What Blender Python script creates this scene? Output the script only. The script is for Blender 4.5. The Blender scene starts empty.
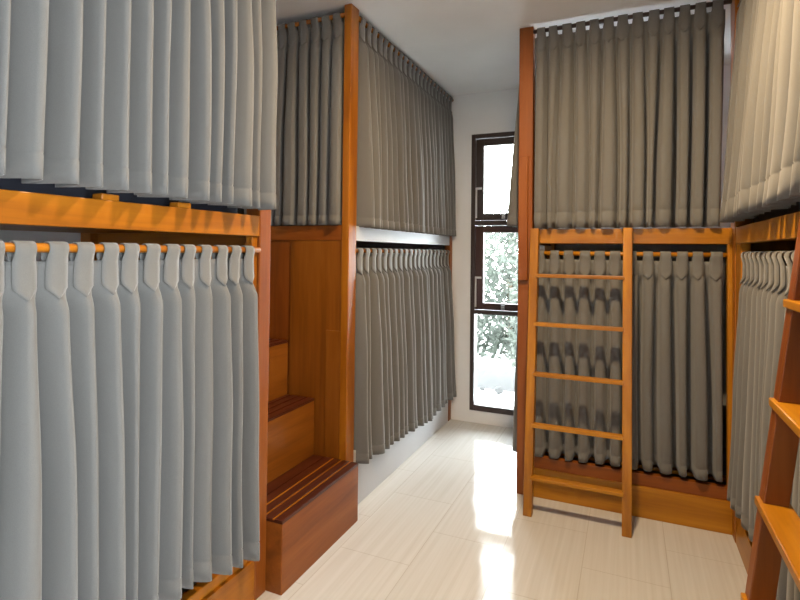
import bpy, bmesh, math, random
from mathutils import Vector, Matrix
R = math.radians
scene = bpy.context.scene
COL = scene.collection
PI = math.pi

# ------------------------------------------------------------------ materials
def new_mat(name):
    m = bpy.data.materials.new(name); m.use_nodes = True
    nt = m.node_tree
    return m, nt, nt.nodes['Principled BSDF']

def ramp(nt, fac, stops):
    r = nt.nodes.new('ShaderNodeValToRGB')
    el = r.color_ramp.elements
    while len(el) < len(stops): el.new(0.5)
    for e, (p, c) in zip(el, stops):
        e.position = p; e.color = (*c, 1)
    nt.links.new(fac, r.inputs[0])
    return r.outputs[0]

def wood(name, dark, mid, light, axis, rough=.36, coat=.1):
    """varnished timber, grain running along axis"""
    m, nt, b = new_mat(name)
    tc = nt.nodes.new('ShaderNodeTexCoord')
    oi = nt.nodes.new('ShaderNodeObjectInfo')
    mp = nt.nodes.new('ShaderNodeMapping')
    sc = [9, 9, 9]; sc[axis] = .8
    mp.inputs['Scale'].default_value = sc
    add = nt.nodes.new('ShaderNodeVectorMath'); add.operation = 'ADD'
    mul = nt.nodes.new('ShaderNodeMath'); mul.operation = 'MULTIPLY'; mul.inputs[1].default_value = 37
    nt.links.new(oi.outputs['Random'], mul.inputs[0])
    nt.links.new(tc.outputs['Object'], add.inputs[0]); nt.links.new(mul.outputs[0], add.inputs[1])
    nt.links.new(add.outputs[0], mp.inputs[0])
    n1 = nt.nodes.new('ShaderNodeTexNoise'); n1.inputs['Scale'].default_value = 1.3; n1.inputs['Detail'].default_value = 6
    n1.inputs['Distortion'].default_value = .6
    nt.links.new(mp.outputs[0], n1.inputs['Vector'])
    mp2 = nt.nodes.new('ShaderNodeMapping')
    sc2 = [90, 90, 90]; sc2[axis] = 5
    mp2.inputs['Scale'].default_value = sc2
    nt.links.new(add.outputs[0], mp2.inputs[0])
    n2 = nt.nodes.new('ShaderNodeTexNoise'); n2.inputs['Scale'].default_value = 1.; n2.inputs['Detail'].default_value = 3
    nt.links.new(mp2.outputs[0], n2.inputs['Vector'])
    mx = nt.nodes.new('ShaderNodeMath'); mx.operation = 'MULTIPLY_ADD'; mx.inputs[1].default_value = .25
    nt.links.new(n2.outputs[0], mx.inputs[0]); nt.links.new(n1.outputs[0], mx.inputs[2])
    c = ramp(nt, mx.outputs[0], [(.40, dark), (.62, mid), (.85, light)])
    nt.links.new(c, b.inputs['Base Color'])
    b.inputs['Roughness'].default_value = rough
    b.inputs['Coat Weight'].default_value = coat
    b.inputs['Specular IOR Level'].default_value = .35
    b.inputs['Coat Roughness'].default_value = .12
    bp = nt.nodes.new('ShaderNodeBump'); bp.inputs['Strength'].default_value = .05; bp.inputs['Distance'].default_value = .002
    nt.links.new(n2.outputs[0], bp.inputs['Height']); nt.links.new(bp.outputs[0], b.inputs['Normal'])
    return m

OR = ((.185, .053, .003), (.31, .098, .004), (.41, .145, .008))
RD = ((.15, .037, .004), (.225, .060, .006), (.285, .085, .012))
TR = ((.045, .009, .004), (.072, .016, .006), (.10, .024, .010))
WOOD = [wood('varnished_wood_%s' % 'xyz'[a], *OR, a) for a in range(3)]
RED = [wood('red_brown_wood_%s' % 'xyz'[a], *RD, a, .42, 0.) for a in range(3)]
ALC = [wood('shaded_wood_%s' % 'xyz'[a], (.15, .042, .004), (.235, .072, .006), (.29, .10, .012), a) for a in range(3)]  # same timber darkened for the dim alcove, shade put into the colour
HON = [wood('honey_wood_%s' % 'xyz'[a], (.25, .090, .003), (.39, .152, .005), (.49, .21, .010), a) for a in range(3)]
TREAD = wood('dark_tread_wood', *TR, 1)

def fabric(name, col):
    m, nt, b = new_mat(name)
    tc = nt.nodes.new('ShaderNodeTexCoord')
    mp = nt.nodes.new('ShaderNodeMapping'); mp.inputs['Scale'].default_value = (900, 900, 900)
    nt.links.new(tc.outputs['Object'], mp.inputs[0])
    n = nt.nodes.new('ShaderNodeTexNoise'); n.inputs['Scale'].default_value = 1; n.inputs['Detail'].default_value = 2
    nt.links.new(mp.outputs[0], n.inputs['Vector'])
    d = tuple(c * .88 for c in col); l = tuple(min(1, c * 1.12) for c in col)
    nt.links.new(ramp(nt, n.outputs[0], [(.3, d), (.7, l)]), b.inputs['Base Color'])
    b.inputs['Roughness'].default_value = .85
    b.inputs['Sheen Weight'].default_value = .25
    b.inputs['Sheen Roughness'].default_value = .5
    b.inputs['Specular IOR Level'].default_value = .2
    bp = nt.nodes.new('ShaderNodeBump'); bp.inputs['Strength'].default_value = .06; bp.inputs['Distance'].default_value = .001
    nt.links.new(n.outputs[0], bp.inputs['Height']); nt.links.new(bp.outputs[0], b.inputs['Normal'])
    return m
FAB = fabric('grey_curtain_cloth', (.148, .147, .140))
MAT_DARK = fabric('navy_mattress_cloth', (.03, .032, .045))

def paint(name, col, rough=.6, var=.03, scale=3.0, spec=.5):
    m, nt, b = new_mat(name)
    tc = nt.nodes.new('ShaderNodeTexCoord')
    n = nt.nodes.new('ShaderNodeTexNoise'); n.inputs['Scale'].default_value = scale; n.inputs['Detail'].default_value = 5
    nt.links.new(tc.outputs['Object'], n.inputs['Vector'])
    d = tuple(c * (1 - var) for c in col); l = tuple(min(1, c * (1 + var)) for c in col)
    nt.links.new(ramp(nt, n.outputs[0], [(.3, d), (.7, l)]), b.inputs['Base Color'])
    b.inputs['Roughness'].default_value = rough
    b.inputs['Specular IOR Level'].default_value = spec
    return m
WALL = paint('wall_paint', (.80, .805, .81))
CEIL = paint('ceiling_paint', (.90, .90, .90))
WHITE = paint('white_board', (.46, .46, .47), rough=.5)  # one even off-white for the far left bunk's rail and base board
FRAME = paint('dark_window_frame', (.042, .026, .023), rough=.4)
SASH = paint('brown_window_sash', (.055, .022, .016), rough=.4)
METAL = paint('steel_stay', (.55, .55, .55), rough=.35)
CURB = paint('curb_concrete', (.030, .030, .030), rough=.9, var=.08, scale=6)
CONC = paint('pale_concrete', (.75, .75, .74), rough=.9, var=.08, scale=6)
STONE = paint('grey_stone', (.010, .010, .010), rough=.9, var=.3, scale=20)
LEAF = bpy.data.materials.new('pale_leaf'); LEAF.use_nodes = True
_nt = LEAF.node_tree; _nt.nodes.clear()
_o = _nt.nodes.new('ShaderNodeOutputMaterial'); _m = _nt.nodes.new('ShaderNodeMixShader'); _m.inputs[0].default_value = .5
_tc = _nt.nodes.new('ShaderNodeTexCoord'); _n = _nt.nodes.new('ShaderNodeTexNoise'); _n.inputs['Scale'].default_value = 3
_nt.links.new(_tc.outputs['Object'], _n.inputs['Vector'])
_c = ramp(_nt, _n.outputs[0], [(.35, (.062, .072, .060)), (.65, (.105, .115, .102))])
for _k, _t in ((1, 'ShaderNodeBsdfDiffuse'), (2, 'ShaderNodeBsdfTranslucent')):
    _b = _nt.nodes.new(_t); _nt.links.new(_c, _b.inputs[0]); _nt.links.new(_b.outputs[0], _m.inputs[_k])
_nt.links.new(_m.outputs[0], _o.inputs[0])
BARK = paint('bark', (.12, .09, .06), rough=.9, var=.3, scale=12)

def tile_mat():
    m, nt, b = new_mat('floor_tile')
    tc = nt.nodes.new('ShaderNodeTexCoord')
    mp = nt.nodes.new('ShaderNodeMapping')
    mp.inputs['Rotation'].default_value = (0, 0, R(90))
    nt.links.new(tc.outputs['Object'], mp.inputs[0])
    sh = nt.nodes.new('ShaderNodeVectorMath'); sh.operation = 'ADD'
    sh.inputs[1].default_value = TILE_SHIFT
    nt.links.new(mp.outputs[0], sh.inputs[0])
    br = nt.nodes.new('ShaderNodeTexBrick')
    br.offset = .5; br.squash = 1
    br.inputs['Color1'].default_value = (.575, .568, .55, 1)
    br.inputs['Color2'].default_value = (.565, .558, .54, 1)
    br.inputs['Mortar'].default_value = (.46, .44, .40, 1)
    br.inputs['Scale'].default_value = 1
    br.inputs['Mortar Size'].default_value = .0016
    br.inputs['Mortar Smooth'].default_value = .1
    br.inputs['Brick Width'].default_value = .6
    br.inputs['Row Height'].default_value = .34
    nt.links.new(sh.outputs[0], br.inputs['Vector'])
    # fine grain streaks running along the corridor
    mp2 = nt.nodes.new('ShaderNodeMapping'); mp2.inputs['Scale'].default_value = (60, 1.2, 1)
    nt.links.new(tc.outputs['Object'], mp2.inputs[0])
    n = nt.nodes.new('ShaderNodeTexNoise'); n.inputs['Scale'].default_value = 1; n.inputs['Detail'].default_value = 4
    nt.links.new(mp2.outputs[0], n.inputs['Vector'])
    g = ramp(nt, n.outputs[0], [(.3, (.90, .89, .87)), (.65, (1, 1, 1))])
    mx = nt.nodes.new('ShaderNodeMix'); mx.data_type = 'RGBA'; mx.blend_type = 'MULTIPLY'
    mx.inputs[0].default_value = 1
    nt.links.new(br.outputs['Color'], mx.inputs[6]); nt.links.new(g, mx.inputs[7])
    nt.links.new(mx.outputs[2], b.inputs['Base Color'])
    b.inputs['Roughness'].default_value = .1
    b.inputs['Specular IOR Level'].default_value = .10
    # slight unevenness of the glaze, grout a little lower
    n3 = nt.nodes.new('ShaderNodeTexNoise'); n3.inputs['Scale'].default_value = 7; n3.inputs['Detail'].default_value = 1
    nt.links.new(tc.outputs['Object'], n3.inputs['Vector'])
    b1 = nt.nodes.new('ShaderNodeBump'); b1.inputs['Strength'].default_value = .12; b1.inputs['Distance'].default_value = .02
    nt.links.new(n3.outputs[0], b1.inputs['Height'])
    b2 = nt.nodes.new('ShaderNodeBump'); b2.invert = True; b2.inputs['Strength'].default_value = .4; b2.inputs['Distance'].default_value = .002
    nt.links.new(br.outputs['Fac'], b2.inputs['Height']); nt.links.new(b1.outputs[0], b2.inputs['Normal'])
    nt.links.new(b2.outputs[0], b.inputs['Normal'])
    return m
# object x -> after 90deg rotation: (x,y)->(-y,x). long side along world y, rows along world x
TILE_SHIFT = (2.41 + .6 * 4, .52 + .34 * 10, 0)
TILE = tile_mat()

def glass_mat(name='window_glass', tint=(.95, .97, .96)):
    m = bpy.data.materials.new(name); m.use_nodes = True
    nt = m.node_tree; nt.nodes.clear()
    o = nt.nodes.new('ShaderNodeOutputMaterial')
    t = nt.nodes.new('ShaderNodeBsdfTransparent'); t.inputs[0].default_value = (*tint, 1)
    g = nt.nodes.new('ShaderNodeBsdfGlossy'); g.inputs['Roughness'].default_value = .02
    f = nt.nodes.new('ShaderNodeFresnel'); f.inputs[0].default_value = 1.45
    mx = nt.nodes.new('ShaderNodeMixShader')
    nt.links.new(f.outputs[0], mx.inputs[0]); nt.links.new(t.outputs[0], mx.inputs[1]); nt.links.new(g.outputs[0], mx.inputs[2])
    nt.links.new(mx.outputs[0], o.inputs[0])
    return m
GLASS = glass_mat(); TINTED = glass_mat('tinted_glass', (.64, .65, .655))

# ------------------------------------------------------------------ mesh helpers
class MB:
    def __init__(s): s.v = []; s.f = []; s.smooth = False
    def add(s, vs, fs):
        n = len(s.v); s.v += [Vector(p) for p in vs]; s.f += [tuple(i + n for i in f) for f in fs]
        return s
    def box(s, x0, x1, y0, y1, z0, z1):
        vs = [(x, y, z) for z in (z0, z1) for y in (y0, y1) for x in (x0, x1)]
        return s.add(vs, [(0, 2, 3, 1), (4, 5, 7, 6), (0, 1, 5, 4), (2, 6, 7, 3), (0, 4, 6, 2), (1, 3, 7, 5)])
    def prism(s, poly, axis, a, b):
        """poly of 2D points in the two other axes (in xyz order), extruded along axis"""
        def P(p, t):
            q = list(p); q.insert(axis, t); return tuple(q)
        n = len(poly)
        vs = [P(p, a) for p in poly] + [P(p, b) for p in poly]
        fs = [tuple(range(n)), tuple(range(2 * n - 1, n - 1, -1))]
        fs += [(i, n + i, n + (i + 1) % n, (i + 1) % n) for i in range(n)]
        return s.add(vs, fs)
    def tube(s, a, b, r, n=16):
        a, b = Vector(a), Vector(b); d = (b - a).normalized()
        u = d.orthogonal().normalized(); w = d.cross(u)
        vs = [p + (u * math.cos(2 * PI * i / n) + w * math.sin(2 * PI * i / n)) * r for p in (a, b) for i in range(n)]
        fs = [(i, (i + 1) % n, n + (i + 1) % n, n + i) for i in range(n)]
        fs += [tuple(range(n - 1, -1, -1)), tuple(range(n, 2 * n))]
        return s.add(vs, fs)
    def build(s, name, mat, parent=None, bevel=0, smooth=False, solid=0):
        off = parent_loc(parent)
        me = bpy.data.meshes.new(name)
        me.from_pydata([tuple(v - off) for v in s.v], [], s.f)
        bm = bmesh.new(); bm.from_mesh(me)
        if not solid: bmesh.ops.recalc_face_normals(bm, faces=bm.faces)
        bm.to_mesh(me); bm.free()
        me.materials.append(mat)
        if smooth:
            for p in me.polygons: p.use_smooth = True
        o = bpy.data.objects.new(name, me); COL.objects.link(o)
        if parent: o.parent = parent
        if solid:
            md = o.modifiers.new('thickness', 'SOLIDIFY'); md.thickness = solid; md.offset = 0
        if bevel:
            md = o.modifiers.new('bevel', 'BEVEL'); md.width = bevel; md.segments = 2; md.limit_method = 'ANGLE'
            md.harden_normals = False
        return o

def parent_loc(p):
    v = Vector((0, 0, 0))
    while p: v = v + p.location; p = p.parent
    return v

def thing(name, label, cat, loc=(0, 0, 0), group=None):
    o = bpy.data.objects.new(name, None); COL.objects.link(o)
    o.location = loc; o.empty_display_size = .1
    o['label'] = label; o['category'] = cat
    if group: o['group'] = group
    return o
def tag(o, label, cat, group=None):
    o['label'] = label; o['category'] = cat
    if group: o['group'] = group
    return o
def struct(o): o['kind'] = 'structure'; return o
def bx(name, mat, parent, x0, x1, y0, y1, z0, z1, bevel=.003):
    return MB().box(x0, x1, y0, y1, z0, z1).build(name, mat, parent, bevel=bevel)

# ------------------------------------------------------------------ camera
F, YAW, PITCH, ROLL, CX, CY, CAMH = 523.66, 23.681, -.995, .620, 398.9, 242.5, 1.35
cam = bpy.data.cameras.new('camera'); co = bpy.data.objects.new('camera', cam); COL.objects.link(co)
a, b, r = R(YAW), R(PITCH), R(ROLL)
fw = Vector((-math.sin(a) * math.cos(b), math.cos(a) * math.cos(b), -math.sin(b)))
rt = Vector((math.cos(a), math.sin(a), 0))
up = rt.cross(fw)
# image rolled clockwise content: rotate camera axes
rt2 = rt * math.cos(r) + up * math.sin(r)
up2 = up * math.cos(r) - rt * math.sin(r)
M = Matrix((rt2, up2, -fw)).transposed().to_4x4()
M.translation = (0, 0, CAMH)
co.matrix_world = M
cam.sensor_width = 36; cam.lens = F / 800 * 36
cam.shift_x = -(CX - 400) / 800
cam.shift_y = (CY - 300) / 800
cam.clip_start = .02
scene.camera = co

# ------------------------------------------------------------------ setting
L = -1.3105; YR = 2.981; XR = .461; YE = 4.074; C = 2.630
WXL, WXR, YB = -2.36, 1.56, -1.7
struct(MB().box(WXL - .1, WXR + .1, YB - .1, YE + .15, -.1, 0).build('floor', TILE))
struct(MB().box(WXL - .1, WXR + .1, YB - .1, YE + .15, C, C + .1).build('ceiling', CEIL))
struct(MB().box(WXL - .1, WXL, YB, YE + .15, 0, C).build('wall_left', WALL))
gy0, gy1, gz0, gz1 = -1.62, .55, .10, 2.30      # balcony window beyond the end of the right bunk
w = MB().box(WXR, WXR + .1, YB, gy0, 0, C).box(WXR, WXR + .1, gy1, YE + .15, 0, C)
w.box(WXR, WXR + .1, gy0, gy1, 0, gz0).box(WXR, WXR + .1, gy0, gy1, gz1, C)
struct(w.build('wall_right', WALL))
wx0, wx1, wz0, wz1 = -1.155, -.62, .099, 2.294
w = MB()     # end wall around the corridor window and the added light opening inside the facing bunk
hx0, hx1, hz0 = -.45, .40, 1.80
w.box(WXL, wx0, YE, YE + .15, 0, C).box(wx1, hx0, YE, YE + .15, 0, C).box(hx1, WXR, YE, YE + .15, 0, C)
w.box(wx0, wx1, YE, YE + .15, 0, wz0).box(wx0, wx1, YE, YE + .15, wz1, C)
w.box(hx0, hx1, YE, YE + .15, 0, hz0).box(hx0, hx1, YE, YE + .15, wz1, C)
struct(w.build('wall_end', WALL))
struct(MB().box(WXL, WXR, YB - .1, YB, 0, C).build('wall_back', WALL))

# tall narrow window in the end wall
win = bpy.data.objects.new('window_1', None); COL.objects.link(win); win.location = (wx0, YE, wz0); win['kind'] = 'structure'
fy0, fy1 = YE - .012, YE + .075
t = .034
f = MB()
f.box(wx0, wx0 + t, fy0, fy1, wz0, wz1).box(wx1 - t, wx1, fy0, fy1, wz0, wz1)
f.box(wx0 + t, wx1 - t, fy0, fy1, wz0, wz0 + .044).box(wx0 + t, wx1 - t, fy0, fy1, wz1 - t, wz1)
f.box(wx0 + t, wx1 - t, fy0, fy1, .861, .893).box(wx0 + t, wx1 - t, fy0, fy1, 1.565, 1.602)
f.build('window_frame', FRAME, win, bevel=.003)
def sash(z0, z1, m):
    s = MB(); xa, xb = wx0 + t + .001, wx1 - t - .001; k = .062
    y0, y1 = YE + .012, YE + .055
    s.box(xa, xa + k, y0, y1, z0, z1).box(xb - k, xb, y0, y1, z0, z1)
    s.box(xa + k, xb - k, y0, y1, z0, z0 + k * .85).box(xa + k, xb - k, y0, y1, z1 - k * .85, z1)
    o = s.build('window_sash', m, win, bevel=.003)
    MB().box(xa + k, xb - k, YE + .03, YE + .036, z0 + k * .85, z1 - k * .85).build('glass_pane', GLASS, o)
    # casement stay at the hinge side and a small latch on the bottom rail
    h = MB().box(xa - .004, xa + .010, YE - .004, YE + .010, z0 + .02, z0 + .26)
    h.box(xa - .002, xa + .05, YE - .006, YE + .004, z0 + .245, z0 + .262)
    h.build('window_stay', METAL, o, bevel=.001)
    l = MB().box(xa + .21, xa + .235, YE - .006, YE + .012, z0 + .01, z0 + .045)
    l.box(xa + .216, xa + .229, YE - .02, YE - .006, z0 + .025, z0 + .040)
    l.build('window_latch', METAL, o, bevel=.001)
sash(.897, 1.561, SASH)
sash(1.606, wz1 - t - .004, FRAME)
MB().box(wx0 + t, wx1 - t, YE + .03, YE + .036, wz0 + .044, .861).build('glass_pane', GLASS, win)

win2 = bpy.data.objects.new('window_2', None); COL.objects.link(win2); win2.location = (WXR, gy0, gz0); win2['kind'] = 'structure'
f = MB(); x0, x1 = WXR - .01, WXR + .07; gm = (gy0 + gy1) / 2
f.box(x0, x1, gy0, gy0 + .05, gz0, gz1).box(x0, x1, gy1 - .05, gy1, gz0, gz1).box(x0, x1, gm - .03, gm + .03, gz0 + .05, gz1 - .05)
f.box(x0, x1, gy0 + .05, gy1 - .05, gz0, gz0 + .05).box(x0, x1, gy0 + .05, gy1 - .05, gz1 - .05, gz1)
f.build('window_frame', FRAME, win2, bevel=.003)
MB().box(WXR + .03, WXR + .036, gy0 + .05, gm - .03, gz0 + .05, gz1 - .05).build('glass_pane', TINTED, win2)
MB().box(WXR + .03, WXR + .036, gm + .03, gy1 - .05, gz0 + .05, gz1 - .05).build('glass_pane', TINTED, win2)
# added window behind the facing bunk's curtain, brightens its tab gaps
add_win = bpy.data.objects.new('added_light_window', None); COL.objects.link(add_win); add_win.location = (hx0, YE, hz0); add_win['kind'] = 'structure'
f = MB()
f.box(hx0, hx0 + t, fy0, fy1, hz0, wz1).box(hx1 - t, hx1, fy0, fy1, hz0, wz1)
f.box(hx0 + t, hx1 - t, fy0, fy1, hz0, hz0 + t).box(hx0 + t, hx1 - t, fy0, fy1, wz1 - t, wz1)
f.build('window_frame', FRAME, add_win, bevel=.003)

# ------------------------------------------------------------------ curtains
def smooth01(x): x = max(0, min(1, x)); return x * x * (3 - 2 * x)

def curtain(label, P0, U, N, W, rod, zb, p=.075, a0=.004, a1=.026, flare=0., seed=1, tabs=True,
            group='grey tab top curtains', spread=(0, 0), hem=.075, top_shift=.033, jit=.35, lean=0., rr=.012, even=.35, sharp=2.6, saw=0., depth=1.8, slot=0):
    """curtain hanging from a rod whose axis starts at P0 (x,y) and runs along U; N points out to the room.
    zb: list of (s fraction, bottom z). spread: how far the two bottom corners travel along U."""
    rnd = random.Random(seed)
    U = Vector(U); N = Vector(N); O = Vector((P0[0], P0[1], 0))
    root = thing('curtain', label, 'curtain', (P0[0] + U.x * W / 2, P0[1] + U.y * W / 2, zb[0][1]), group)
    nf = max(2, round(W / p)); p = W / nf
    zt = rod - top_shift
    jt = [rnd.uniform(-jit, jit) * p for _ in range(nf + 1)]; jt[0] = jt[-1] = 0
    rid = [rnd.uniform(1 - even, 1 + even) for _ in range(nf)]
    val = [rnd.uniform(1 - even, 1 + even) for _ in range(nf + 1)]
    sk = [rnd.uniform(-.35, .35) for _ in range(nf)]
    sway = [rnd.uniform(-.008, .008) for _ in range(nf + 1)]
    ph = rnd.uniform(0, 6)
    NS = 16
    def zbot(s):
        q = s / W
        for (q0, z0), (q1, z1) in zip(zb, zb[1:]):
            if q <= q1: return z0 + (z1 - z0) * (q - q0) / (q1 - q0)
        return zb[-1][1]
    H = zt - zb[0][1]
    rows = [0, .02, .04, .055, .07, .085, .10, .12, .14, .16, .2, .25, .31, .38, .45, .52, .6, .68, .76, .83, .88]
    th = 1 - hem / H
    rows = [x for x in rows if x < th - .02] + [th - .005 / H, th, th + .004 / H, (1 + th) / 2, 1]
    def edge(k, v):
        e = k * p + jt[k] * smooth01(v * 1.3)
        q = k / nf
        return e + (spread[0] * (1 - q) + spread[1] * q) * v ** 1.4
    def point(k, tau, v):
        e0, e1 = edge(k, v), edge(k + 1, v)
        d_ = abs(2 * tau - 1)
        if slot: wv = smooth01(((1 - d_) / 2 - slot * .35) / (slot * .55)) * (.86 + .14 * math.sin(PI * tau))
        else: wv = (1 - d_ ** sharp)
        wv *= 1 - saw * smooth01(v * 9) + saw * 2 * tau * smooth01(v * 9)
        dz = v * (zt - zb[0][1]) + top_shift        # distance below the rod
        A = a0 + (a1 - a0) * (.62 * smooth01((dz - .095) / .07) + .38 * smooth01((dz - .15) / .45))
        off = A * (-(val[k] * (1 - tau) + val[k + 1] * tau) * depth * (1 - wv) + rid[k] * wv)
        s = e0 + (e1 - e0) * (tau + sk[k] * smooth01(v * 2) * .16 * math.sin(2 * PI * tau))
        off += flare * v ** 1.3 + (sway[k] * (1 - tau) + sway[k + 1] * tau) * smooth01(v)
        off += .003 * math.sin(9 * v + ph + k * .7) * v
        off += .0015 * math.sin(2 * PI * tau * 2 + k) * v
        z = zt + (zbot(s) - zt) * v
        if v > th: off += .0012
        elif v == th: off -= .0025
        d = O + U * s + N * off
        return Vector((d.x, d.y, z))
    m = MB(); nc = nf * NS + 1
    for v in rows:
        for k in range(nf):
            for i in range(NS): m.v.append(point(k, .5 - .5 * math.cos(PI * i / NS), v))
        m.v.append(point(nf - 1, 1, v))
    for r_ in range(len(rows) - 1):
        for c in range(nc - 1):
            m.f.append((r_ * nc + c, r_ * nc + c + 1, (r_ + 1) * nc + c + 1, (r_ + 1) * nc + c))
    m.build('curtain_panel', FAB, root, smooth=True, solid=.003)
    if tabs:
        for k in range(nf):
            sc = (k + .5) * p + rnd.uniform(-.12, .12) * p * .5
            hw = p * rnd.uniform(.35, .40)
            tilt = rnd.uniform(-.006, .006)
            oc = a0 * rid[k]
            ob = -a0 * val[k] * .3
            path = [(ob - .004, rod - .06, 1), (-rr - .004, rod - .02, .9), (-rr - .003, rod, .85)]
            for i in range(1, 6):
                an = PI - PI * i / 6
                path.append(((rr + .003) * math.cos(an), rod + (rr + .003) * math.sin(an), .85))
            path += [(rr + .003, rod - .004, .85), (rr * .5 + oc * .5 + .004, rod - .022, .9), (oc + .0035, rod - .036, .97),
                     (oc + .0035, rod - .06, 1.0), (oc + .0035, rod - .085, 1.0), (oc + .005, rod - .100, 1.0),
                     (oc + .011, rod - .113, .55), (oc + .017, rod - .127, .05)]
            t_ = MB()
            for n_, z, ww in path:
                tt = tilt * (rod - z) / .12
                for q in (-1, -.4, .4, 1):
                    d = O + U * (sc + q * hw * ww + tt) + N * (n_ - (.004 if abs(q) == 1 and z < rod - .02 and n_ > 0 else 0))
                    t_.v.append(Vector((d.x, d.y, z)))
            for i in range(len(path) - 1):
                for q in range(3):
                    b_ = i * 4 + q
                    t_.f.append((b_, b_ + 1, b_ + 5, b_ + 4))
            t_.build('curtain_tab', FAB, root, smooth=True, solid=.0025)
    return root

# ------------------------------------------------------------------ left row: near bunk (A)
ZO, ZB = 1.404, 1.483           # underside and top edge of the upper bed rail
yA0, yA1 = -.42, 1.713
bunk = thing('bunk_bed', 'wooden bunk bed nearest on the left, orange rail above a pale grey curtain', 'bunk bed', (-1.83, .65, 0), 'curtained bunk beds')
def post(par, x0, x1, y0, y1, z1=C - .001, z0=0, m=None): return bx('post', m or WOOD[2], par, x0, x1, y0, y1, z0, z1, .004)
post(bunk, L - .07, L, 1.645, yA1, m=RED[2]); post(bunk, L - .07, L, yA0, yA0 + .07)
post(bunk, WXL + .01, WXL + .08, 1.645, yA1); post(bunk, WXL + .01, WXL + .08, yA0, yA0 + .07)
bx('upper_bed_rail', WOOD[1], bunk, L - .045, L - .002, yA0 + .07, 1.645, ZO, ZB)
bx('base_board', WOOD[1], bunk, L - .10, L - .002, yA0 + .07, 1.645, .0, .16)
bx('lower_bed_rail', WOOD[1], bunk, L - .045, L - .014, yA0 + .07, 1.645, .16, .20)
bx('door_stile', WOOD[2], bunk, L - .045, L - .012, 1.615, 1.645, .16, ZO)
bx('upper_deck', WOOD[1], bunk, WXL + .08, L - .045, yA0 + .05, 1.66, ZO + .015, ZO + .035)
bx('lower_deck', WOOD[1], bunk, WXL + .08, L - .14, yA0 + .05, 1.66, .20, .22)
bx('end_panel', WOOD[0], bunk, WXL + .08, L - .07, 1.68, 1.70, 0, ZB)
bx('upper_mattress', MAT_DARK, bunk, WXL + .08, L - .095, yA0 + .08, 1.64, ZO + .036, ZB + .06, .02)
bx('lower_mattress', MAT_DARK, bunk, WXL + .08, L - .15, yA0 + .08, 1.64, .222, .36, .02)
MB().tube((L - .005, yA0 + .07, 1.350), (L - .005, 1.645, 1.350), .0115).build('curtain_rod', WOOD[1], bunk, smooth=True)
MB().tube((L + .0, yA0 + .07, 2.585), (L + .0, 1.645, 2.585), .0115).build('curtain_rod', WOOD[1], bunk, smooth=True)
for yy in (.98, 1.245):
    bx('slat_end', WOOD[1], bunk, L - .045, L - .006, yy, yy + .055, ZB, ZB + .018)

curtain('grey curtain over the nearest left bunk, upper one above the orange rail', (L + .005, yA0 + .08), (0, 1, 0), (1, 0, 0), 1.56 + .46, 2.585,
        [(0, 1.51), (1, 1.505)], p=.073, a0=.005, a1=.034, flare=.028, saw=.85, sharp=1.9, depth=2.0, seed=3, spread=(0, -.035), hem=.06)
curtain('pale grey curtain below the orange rail, lower one on the nearest left bunk', (L - .005, yA0 + .08), (0, 1, 0), (1, 0, 0), 1.955, 1.350,
        [(0, .30), (.8, .285), (1, .205)], p=.0735, a0=.005, a1=.034, flare=.020, saw=.8, sharp=1.9, depth=2.0, seed=11, spread=(0, -.005), hem=.06)

# ------------------------------------------------------------------ alcove stairs
st = thing('storage_stairs', 'built in wooden steps in the alcove between the two left bunks', 'stairs', (-1.6, 2.03, 0))
sy0, sy1 = 1.716, 2.347
xs = [-1.2375, -1.50, -1.672, -1.86]
zs = [.287, .579, .868, 1.157]
for i in range(4):
    back = WXL + .01
    z0 = 0 if i == 0 else zs[i - 1]
    ya, yb = sy0, sy1 - (0 if i == 0 else .001)
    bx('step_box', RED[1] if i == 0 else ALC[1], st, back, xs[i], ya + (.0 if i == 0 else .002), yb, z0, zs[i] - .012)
    tm = MB().box(back, xs[i] + .0, ya + (.0 if i == 0 else .002), yb, zs[i] - .012, zs[i] - .004)
    x = xs[i]
    for k in range(4):
        tm.box(x - .040, x - .001, ya + .001, yb - .001, zs[i] - .004, zs[i] + .001); x -= .050
    if i < 3: tm.box(xs[i + 1] - .02, x + .0, ya + .001, yb - .001, zs[i] - .004, zs[i] - .001)
    tr = tm.build('tread', TREAD, st, bevel=.0015)
    if i == 0:
        for k in range(1, 4):
            x = xs[0] + .005 - .050 * k
            MB().box(x - .0025, x + .0025, sy0 + .002, sy1 - .002, zs[0] - .004, zs[0] + .0015).build('lit_groove_line', WOOD[1], tr)  # lighter wood lines stand in for groove edges catching light

# ------------------------------------------------------------------ left row: far bunk (B)
yB0 = 2.349
bB = thing('bunk_bed', 'bunk bed at the far left beside the window, with white boards', 'bunk bed', (-1.83, 3.2, 0), 'curtained bunk beds')
post(bB, L - .043, L, yB0, yB0 + .083); post(bB, WXL + .01, WXL + .08, yB0, yB0 + .07)
post(bB, L - .05, L, 4.012, YE - .002, z1=ZB, m=RED[2]); post(bB, WXL + .01, WXL + .08, 4.0, YE - .002)
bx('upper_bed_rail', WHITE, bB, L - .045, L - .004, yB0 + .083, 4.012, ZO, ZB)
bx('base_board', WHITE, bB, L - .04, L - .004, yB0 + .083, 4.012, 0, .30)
bx('end_rail', RED[0], bB, WXL + .08, L - .043, yB0 + .004, yB0 + .04, ZO, ZB)
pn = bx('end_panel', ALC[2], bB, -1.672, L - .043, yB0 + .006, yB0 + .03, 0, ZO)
bx('end_panel', RED[2], bB, WXL + .08, -1.674, yB0 + .012, yB0 + .03, 0, ZO)
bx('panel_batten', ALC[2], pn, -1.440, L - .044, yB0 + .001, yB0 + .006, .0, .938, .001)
bx('upper_deck', WOOD[1], bB, WXL + .08, L - .045, yB0 + .04, 4.0, ZO + .015, ZO + .035)
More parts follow.
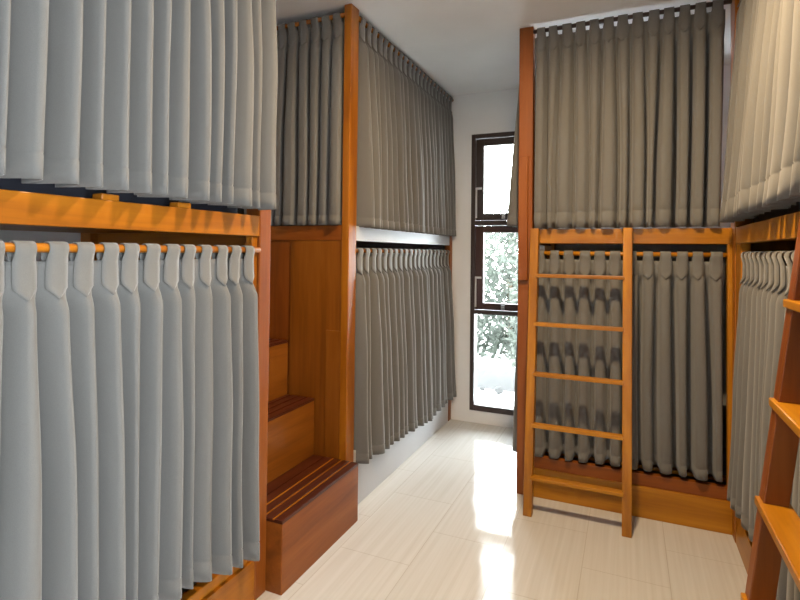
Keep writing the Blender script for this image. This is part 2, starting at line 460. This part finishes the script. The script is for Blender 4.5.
bx('lower_deck', WOOD[1], bB, WXL + .08, L - .06, yB0 + .04, 4.0, .20, .22)
bx('upper_mattress', MAT_DARK, bB, WXL + .08, L - .075, yB0 + .08, 4.0, ZO + .036, ZB + .01, .02)
bx('lower_mattress', MAT_DARK, bB, WXL + .08, L - .09, yB0 + .08, 4.0, .222, .36, .02)
MB().tube((L - .012, yB0 + .083, 1.352), (L - .012, 4.012, 1.352), .011).build('curtain_rod', WOOD[1], bB, smooth=True)
MB().tube((L - .012, yB0 + .083, 2.590), (L - .012, YE - .004, 2.590), .0115).build('curtain_rod', WOOD[1], bB, smooth=True)
MB().tube((WXL + .02, yB0 + .012, 2.580), (L - .03, yB0 + .012, 2.580), .0115).build('curtain_rod', WOOD[0], bB, smooth=True)
curtain('dark grey curtain above the alcove steps, left of the far left wooden post', (-2.0, yB0 + .012), (1, 0, 0), (0, -1, 0), .64, 2.580,
        [(0, 1.487), (1, 1.485)], p=.0715, a0=.004, a1=.024, seed=21, slot=.25, depth=3, hem=.05, jit=.3)
curtain('dark grey curtain on the far left bunk, upper one near the window', (L - .008, yB0 + .09), (0, 1, 0), (1, 0, 0), 1.60, 2.590,
        [(0, 1.478), (1, 1.478)], p=.072, a0=.005, a1=.026, flare=.03, saw=.5, depth=3, seed=33, spread=(.01, .01), hem=.05)
curtain('dark grey curtain on the far left bunk, lower one above the white base', (L - .008, yB0 + .09), (0, 1, 0), (1, 0, 0), 1.55, 1.352,
        [(0, .232), (.35, .21), (.7, .165), (1, .20)], p=.076, a0=.005, a1=.030, flare=.02, saw=.45, depth=2.4, seed=41, spread=(.01, .06), hem=.05)

# ------------------------------------------------------------------ right: bunk facing the viewer (R1)
b1 = thing('bunk_bed', 'orange wooden bunk bed facing the room with the straight ladder', 'bunk bed', (.45, 3.5, 0), 'curtained bunk beds')
pl = -.572
post(b1, pl, -.494, YR, YR + .07, m=RED[2])
hb = bx('grab_board', RED[2], b1, pl + .004, -.516, YR - .024, YR - .001, 1.197, 1.892, .004)
post(b1, pl, pl + .07, YE - .075, YE - .002)
post(b1, XR + .004, XR + .07, YR + .0, YR + .07)
bx('upper_bed_rail', HON[0], b1, -.494, XR + .004, YR + .003, YR + .045, ZO, ZB)
bx('base_board', HON[0], b1, -.494, XR + .004, YR + .003, YR + .099, 0, .157)
bx('lower_bed_rail', RED[0], b1, -.494, XR + .004, YR + .014, YR + .05, .157, .220)
bx('door_stile', HON[2], b1, .443, XR + .004, YR + .004, YR + .045, .157, ZO)
bx('side_rail', WOOD[1], b1, pl + .002, pl + .045, YR + .07, YE - .075, ZO, ZB)
bx('side_base_board', WOOD[1], b1, pl + .002, pl + .045, YR + .07, YE - .075, 0, .25)
bx('upper_deck', HON[0], b1, pl + .05, 1.5, YR + .06, YE - .01, ZO + .015, ZO + .035)
bx('lower_deck', HON[0], b1, pl + .05, 1.5, YR + .135, YE - .01, .20, .22)
bx('upper_mattress', MAT_DARK, b1, pl + .08, 1.5, YR + .08, YE - .01, ZO + .036, ZB + .005, .02)
bx('lower_mattress', MAT_DARK, b1, pl + .08, 1.5, YR + .15, YE - .01, .222, .36, .02)
MB().tube((-.494, YR + .018, 1.350), (.443, YR + .018, 1.350), .0115).build('curtain_rod', HON[0], b1, smooth=True)
MB().tube((-.494, YR + .008, 2.598), (XR, YR + .008, 2.598), .0115).build('curtain_rod', FRAME, b1, smooth=True)
MB().tube((pl + .012, YR + .07, 2.598), (pl + .012, YE - .075, 2.598), .0115).build('curtain_rod', WOOD[1], b1, smooth=True)
MB().tube((pl + .012, YR + .07, 1.350), (pl + .012, YE - .075, 1.350), .0115).build('curtain_rod', WOOD[1], b1, smooth=True)
curtain('brown grey curtain above the straight ladder, hung near the ceiling', (-.49, YR + .005), (1, 0, 0), (0, -1, 0), .925, 2.598,
        [(0, 1.487), (1, 1.492)], p=.0712, a0=.004, a1=.026, flare=.012, seed=57, slot=.28, depth=3.1, spread=(-.005, -.02), hem=.085, jit=.3)
curtain('brown grey curtain behind the rungs of the straight ladder', (-.49, YR + .018), (1, 0, 0), (0, -1, 0), .465, 1.350,
        [(0, .225), (1, .245)], p=.0775, a0=.005, a1=.024, seed=62, slot=.28, depth=3.1, spread=(.0, .0), hem=.05, jit=.12, even=.2)
curtain('brown grey curtain to the right of the straight ladder', (-.018, YR + .018), (1, 0, 0), (0, -1, 0), .452, 1.350,
        [(0, .245), (1, .250)], p=.0755, a0=.005, a1=.028, seed=69, slot=.28, depth=3.1, spread=(.02, .0), hem=.05, jit=.3)
curtain('dark grey curtain edge beside the upper window sash, left of the tall post', (pl + .012, YR + .075), (0, 1, 0), (-1, 0, 0), .90, 2.598,
        [(0, 1.51), (1, 1.50)], p=.075, a0=.004, a1=.026, flare=.07, seed=71, spread=(0, 0), hem=.05)
curtain('dark grey curtain edge beside the lowest window pane, left of the tall post', (pl + .012, YR + .075), (0, 1, 0), (-1, 0, 0), .90, 1.350,
        [(0, .20), (1, .20)], p=.075, a0=.004, a1=.024, flare=.030, seed=72, spread=(0, 0), hem=.05)

# ------------------------------------------------------------------ right: bunk along the right wall (R2)
yC0, yC1 = .72, YR - .002
b2 = thing('bunk_bed', 'orange wooden bunk bed along the right wall behind the leaning ladder', 'bunk bed', (1.0, 1.85, 0), 'curtained bunk beds')
post(b2, XR, XR + .07, yC1 - .07, yC1); post(b2, XR, XR + .07, yC0, yC0 + .07)
post(b2, WXR - .08, WXR - .01, yC1 - .07, yC1); post(b2, WXR - .08, WXR - .01, yC0, yC0 + .07)
bx('upper_bed_rail', HON[1], b2, XR + .003, XR + .045, yC0 + .07, yC1 - .07, ZO, ZB)
bx('base_board', HON[1], b2, XR + .003, XR + .099, yC0 + .07, yC1 - .07, 0, .157)
bx('lower_bed_rail', RED[1], b2, XR + .014, XR + .05, yC0 + .07, yC1 - .07, .157, .225)
bx('door_stile', HON[2], b2, XR + .004, XR + .045, 2.79, yC1 - .07, .157, ZO)
bx('end_panel', HON[2], b2, XR + .07, WXR - .08, yC0 + .02, yC0 + .045, 0, C - .002)  # unseen, carried to the ceiling to stop daylight crossing the bunk
bx('end_panel', HON[2], b2, XR + .07, WXR - .08, yC1 - .045, yC1 - .02, 0, C - .002)  # added partition, blocks the bright opening behind from showing through
bx('upper_deck', HON[1], b2, XR + .05, WXR - .08, yC0 + .05, yC1 - .05, ZO + .015, ZO + .035)
bx('lower_deck', HON[1], b2, XR + .135, WXR - .08, yC0 + .05, yC1 - .05, .20, .22)
bx('upper_mattress', MAT_DARK, b2, XR + .07, WXR - .08, yC0 + .08, yC1 - .08, ZO + .036, ZB + .06, .02)
bx('lower_mattress', MAT_DARK, b2, XR + .15, WXR - .08, yC0 + .08, yC1 - .08, .222, .36, .02)
MB().tube((XR + .018, yC0 + .07, 1.350), (XR + .018, 2.79, 1.350), .0115).build('curtain_rod', HON[1], b2, smooth=True)
MB().tube((XR + .012, yC0 + .07, 2.595), (XR + .012, yC1 - .07, 2.595), .0115).build('curtain_rod', HON[1], b2, smooth=True)
curtain('tan lit curtain at the upper right, above the leaning ladder', (XR + .006, 2.80), (0, -1, 0), (-1, 0, 0), 2.0, 2.595,
        [(0, 1.505), (1, 1.505)], p=.095, a0=.005, a1=.030, depth=2, flare=.050, seed=83, spread=(-.13, 0), hem=.085)
curtain('grey curtain on the right wall bunk, behind the leaning ladder', (XR + .014, 2.775), (0, -1, 0), (-1, 0, 0), 1.98, 1.350,
        [(0, .24), (1, .25)], p=.080, a0=.005, a1=.026, flare=.022, seed=91, spread=(-.06, 0), hem=.05)

# ------------------------------------------------------------------ ladders
RZ = [.200, .460, .720, .980, 1.238]
def ladder(label, place, w, sw, sd=.055, tread_d=.075, tt=.022, lean=.121, ru0=.004, ru1=.004, top=1.485):
    """place(u, v, z): u along the rungs from 0 to w, v out into the room from the ladder's front face at the floor"""
    root = thing('ladder', label, 'ladder', place(w / 2, 0, 0))
    def slab(u0, u1, sec, name, m, bev=.003):
        mb = MB(); n = len(sec)
        vs = [place(u0, v, z) for v, z in sec] + [place(u1, v, z) for v, z in sec]
        fs = [tuple(range(n)), tuple(range(2 * n - 1, n - 1, -1))] + [(i, n + i, n + (i + 1) % n, (i + 1) % n) for i in range(n)]
        mb.add(vs, fs); return mb.build(name, m, root, bevel=bev)
    sec = [(0, 0), (sd, 0), (sd + lean * top, top), (lean * top, top)]
    slab(0, sw, sec, 'side_rail', LW[2]); slab(w - sw, w, sec, 'side_rail', LW[2])
    for z in RZ:
        v = lean * z - .011
        slab(ru0, w - ru1, [(v, z - tt), (v + tread_d, z - tt), (v + tread_d, z), (v, z)], 'rung', LW[0])
    return root
LW = HON
ladder('straight orange ladder with five rungs leaning on the facing bunk',
       lambda u, v, z: (-.494 + u, 2.748 + v, z), .512, .044, lean=.117, tread_d=.042, tt=.019, ru0=.032, ru1=.036)
LW = [HON[1], HON[1], RED[2]]
ladder('broad ladder cut off by the right edge, leaning on the right wall bunk',
       lambda u, v, z: (.229 + v, 1.655 - u, z), .512, .050, lean=.121, tread_d=.075, tt=.022)
LW = HON

# ------------------------------------------------------------------ outdoors
yd = struct(MB().box(-12, 6, YE + .16, 16, -.62, -.52).build('ground_outside', CONC))
tag(bx('garden_curb', CURB, None, -6, 1, 7.1, 7.4, -.52, -.25, .01), 'low pale curb outside seen through the lowest pane', 'curb')
def stone(x, y, z, r, sd, lab):
    bm = bmesh.new(); bmesh.ops.create_icosphere(bm, subdivisions=2, radius=r)
    rr = random.Random(sd)
    for v in bm.verts: v.co *= rr.uniform(.8, 1.15); v.co.z *= .7
    me = bpy.data.meshes.new('stone'); bm.to_mesh(me); bm.free(); me.materials.append(STONE)
    o = bpy.data.objects.new('stone', me); o.location = (x, y, z); COL.objects.link(o)
    tag(o, lab, 'stone')
stone(-1.56, 6.9, -.465, .07, 5, 'dark stone outside, right one at the foot of the pale curb')
stone(-1.80, 6.95, -.48, .045, 6, 'dark stone outside, left one at the foot of the pale curb')
def bush(x, y, z, rx, rz, n, sd, lab):
    rr = random.Random(sd)
    root = thing('bush', lab, 'bush', (x, y, -.52), 'bushes outside the window')
    m = MB()
    for _ in range(n):
        while True:
            p = Vector((rr.uniform(-1, 1), rr.uniform(-1, 1), rr.uniform(-1, 1)))
            if p.x ** 2 + p.y ** 2 + max(0, p.z) ** 4 < 1: break
        c = Vector((x + p.x * rx, y + p.y * rx * .7, z + p.z * rz))
        u = Vector((rr.gauss(0, 1), rr.gauss(0, 1), rr.gauss(0, 1))).normalized(); v = u.orthogonal().normalized()
        s = rr.uniform(.05, .1)
        m.add([c - u * s, c + v * s * .4, c + u * s, c - v * s * .4], [(0, 1, 2, 3)])
    m.build('foliage', LEAF, root)
    MB().tube((x, y, -.52), (x, y, z), .05, 8).build('stem', BARK, root)
bush(-3.3, 8.5, .45, .85, .95, 4200, 1, 'pale green bush outside, leftmost through the window')
bush(-2.0, 9.7, .85, .95, 1.35, 4200, 2, 'pale green bush outside, tallest through the middle pane')
bush(-.95, 8.4, .35, .78, .85, 3600, 3, 'pale green bush outside, partly hidden by the tall post')

# ------------------------------------------------------------------ light
wd = bpy.data.worlds.new('world'); scene.world = wd; wd.use_nodes = True
bg = wd.node_tree.nodes['Background']; bg.inputs[0].default_value = (.90, .952, 1, 1); bg.inputs[1].default_value = 27.0
def area(name, loc, rot, sx, sy, portal=False, energy=0, color=(1, 1, 1), disk=False):
    l = bpy.data.lights.new(name, 'AREA'); l.shape = 'DISK' if disk else 'RECTANGLE'; l.size = sx
    if not disk: l.size_y = sy
    l.energy = energy; l.color = color
    if portal: l.cycles.is_portal = True
    o = bpy.data.objects.new(name, l); o.location = loc; o.rotation_euler = rot; COL.objects.link(o)
    return o
area('window_portal', ((wx0 + wx1) / 2, YE + .10, (wz0 + wz1) / 2), (R(-90), 0, 0), wx1 - wx0, wz1 - wz0, portal=True)
area('window_portal', ((hx0 + hx1) / 2, YE + .10, (hz0 + wz1) / 2), (R(-90), 0, 0), hx1 - hx0, wz1 - hz0, portal=True)  # portal of the added opening behind the facing bunk
area('window_portal', (WXR + .08, (gy0 + gy1) / 2, (gz0 + gz1) / 2), (0, R(90), 0), gz1 - gz0, gy1 - gy0, portal=True)
area('ceiling_lamp', (-.20, 1.70, C - .02), (0, 0, 0), .16, .16, energy=40, color=(1, .72, .42), disk=True)

vs = scene.view_settings
vs.view_transform = 'Standard'; vs.look = 'None'; vs.exposure = .5; vs.gamma = 1; vs.use_curve_mapping = False
scene.cycles.diffuse_bounces = 5
scene.cycles.max_bounces = 10
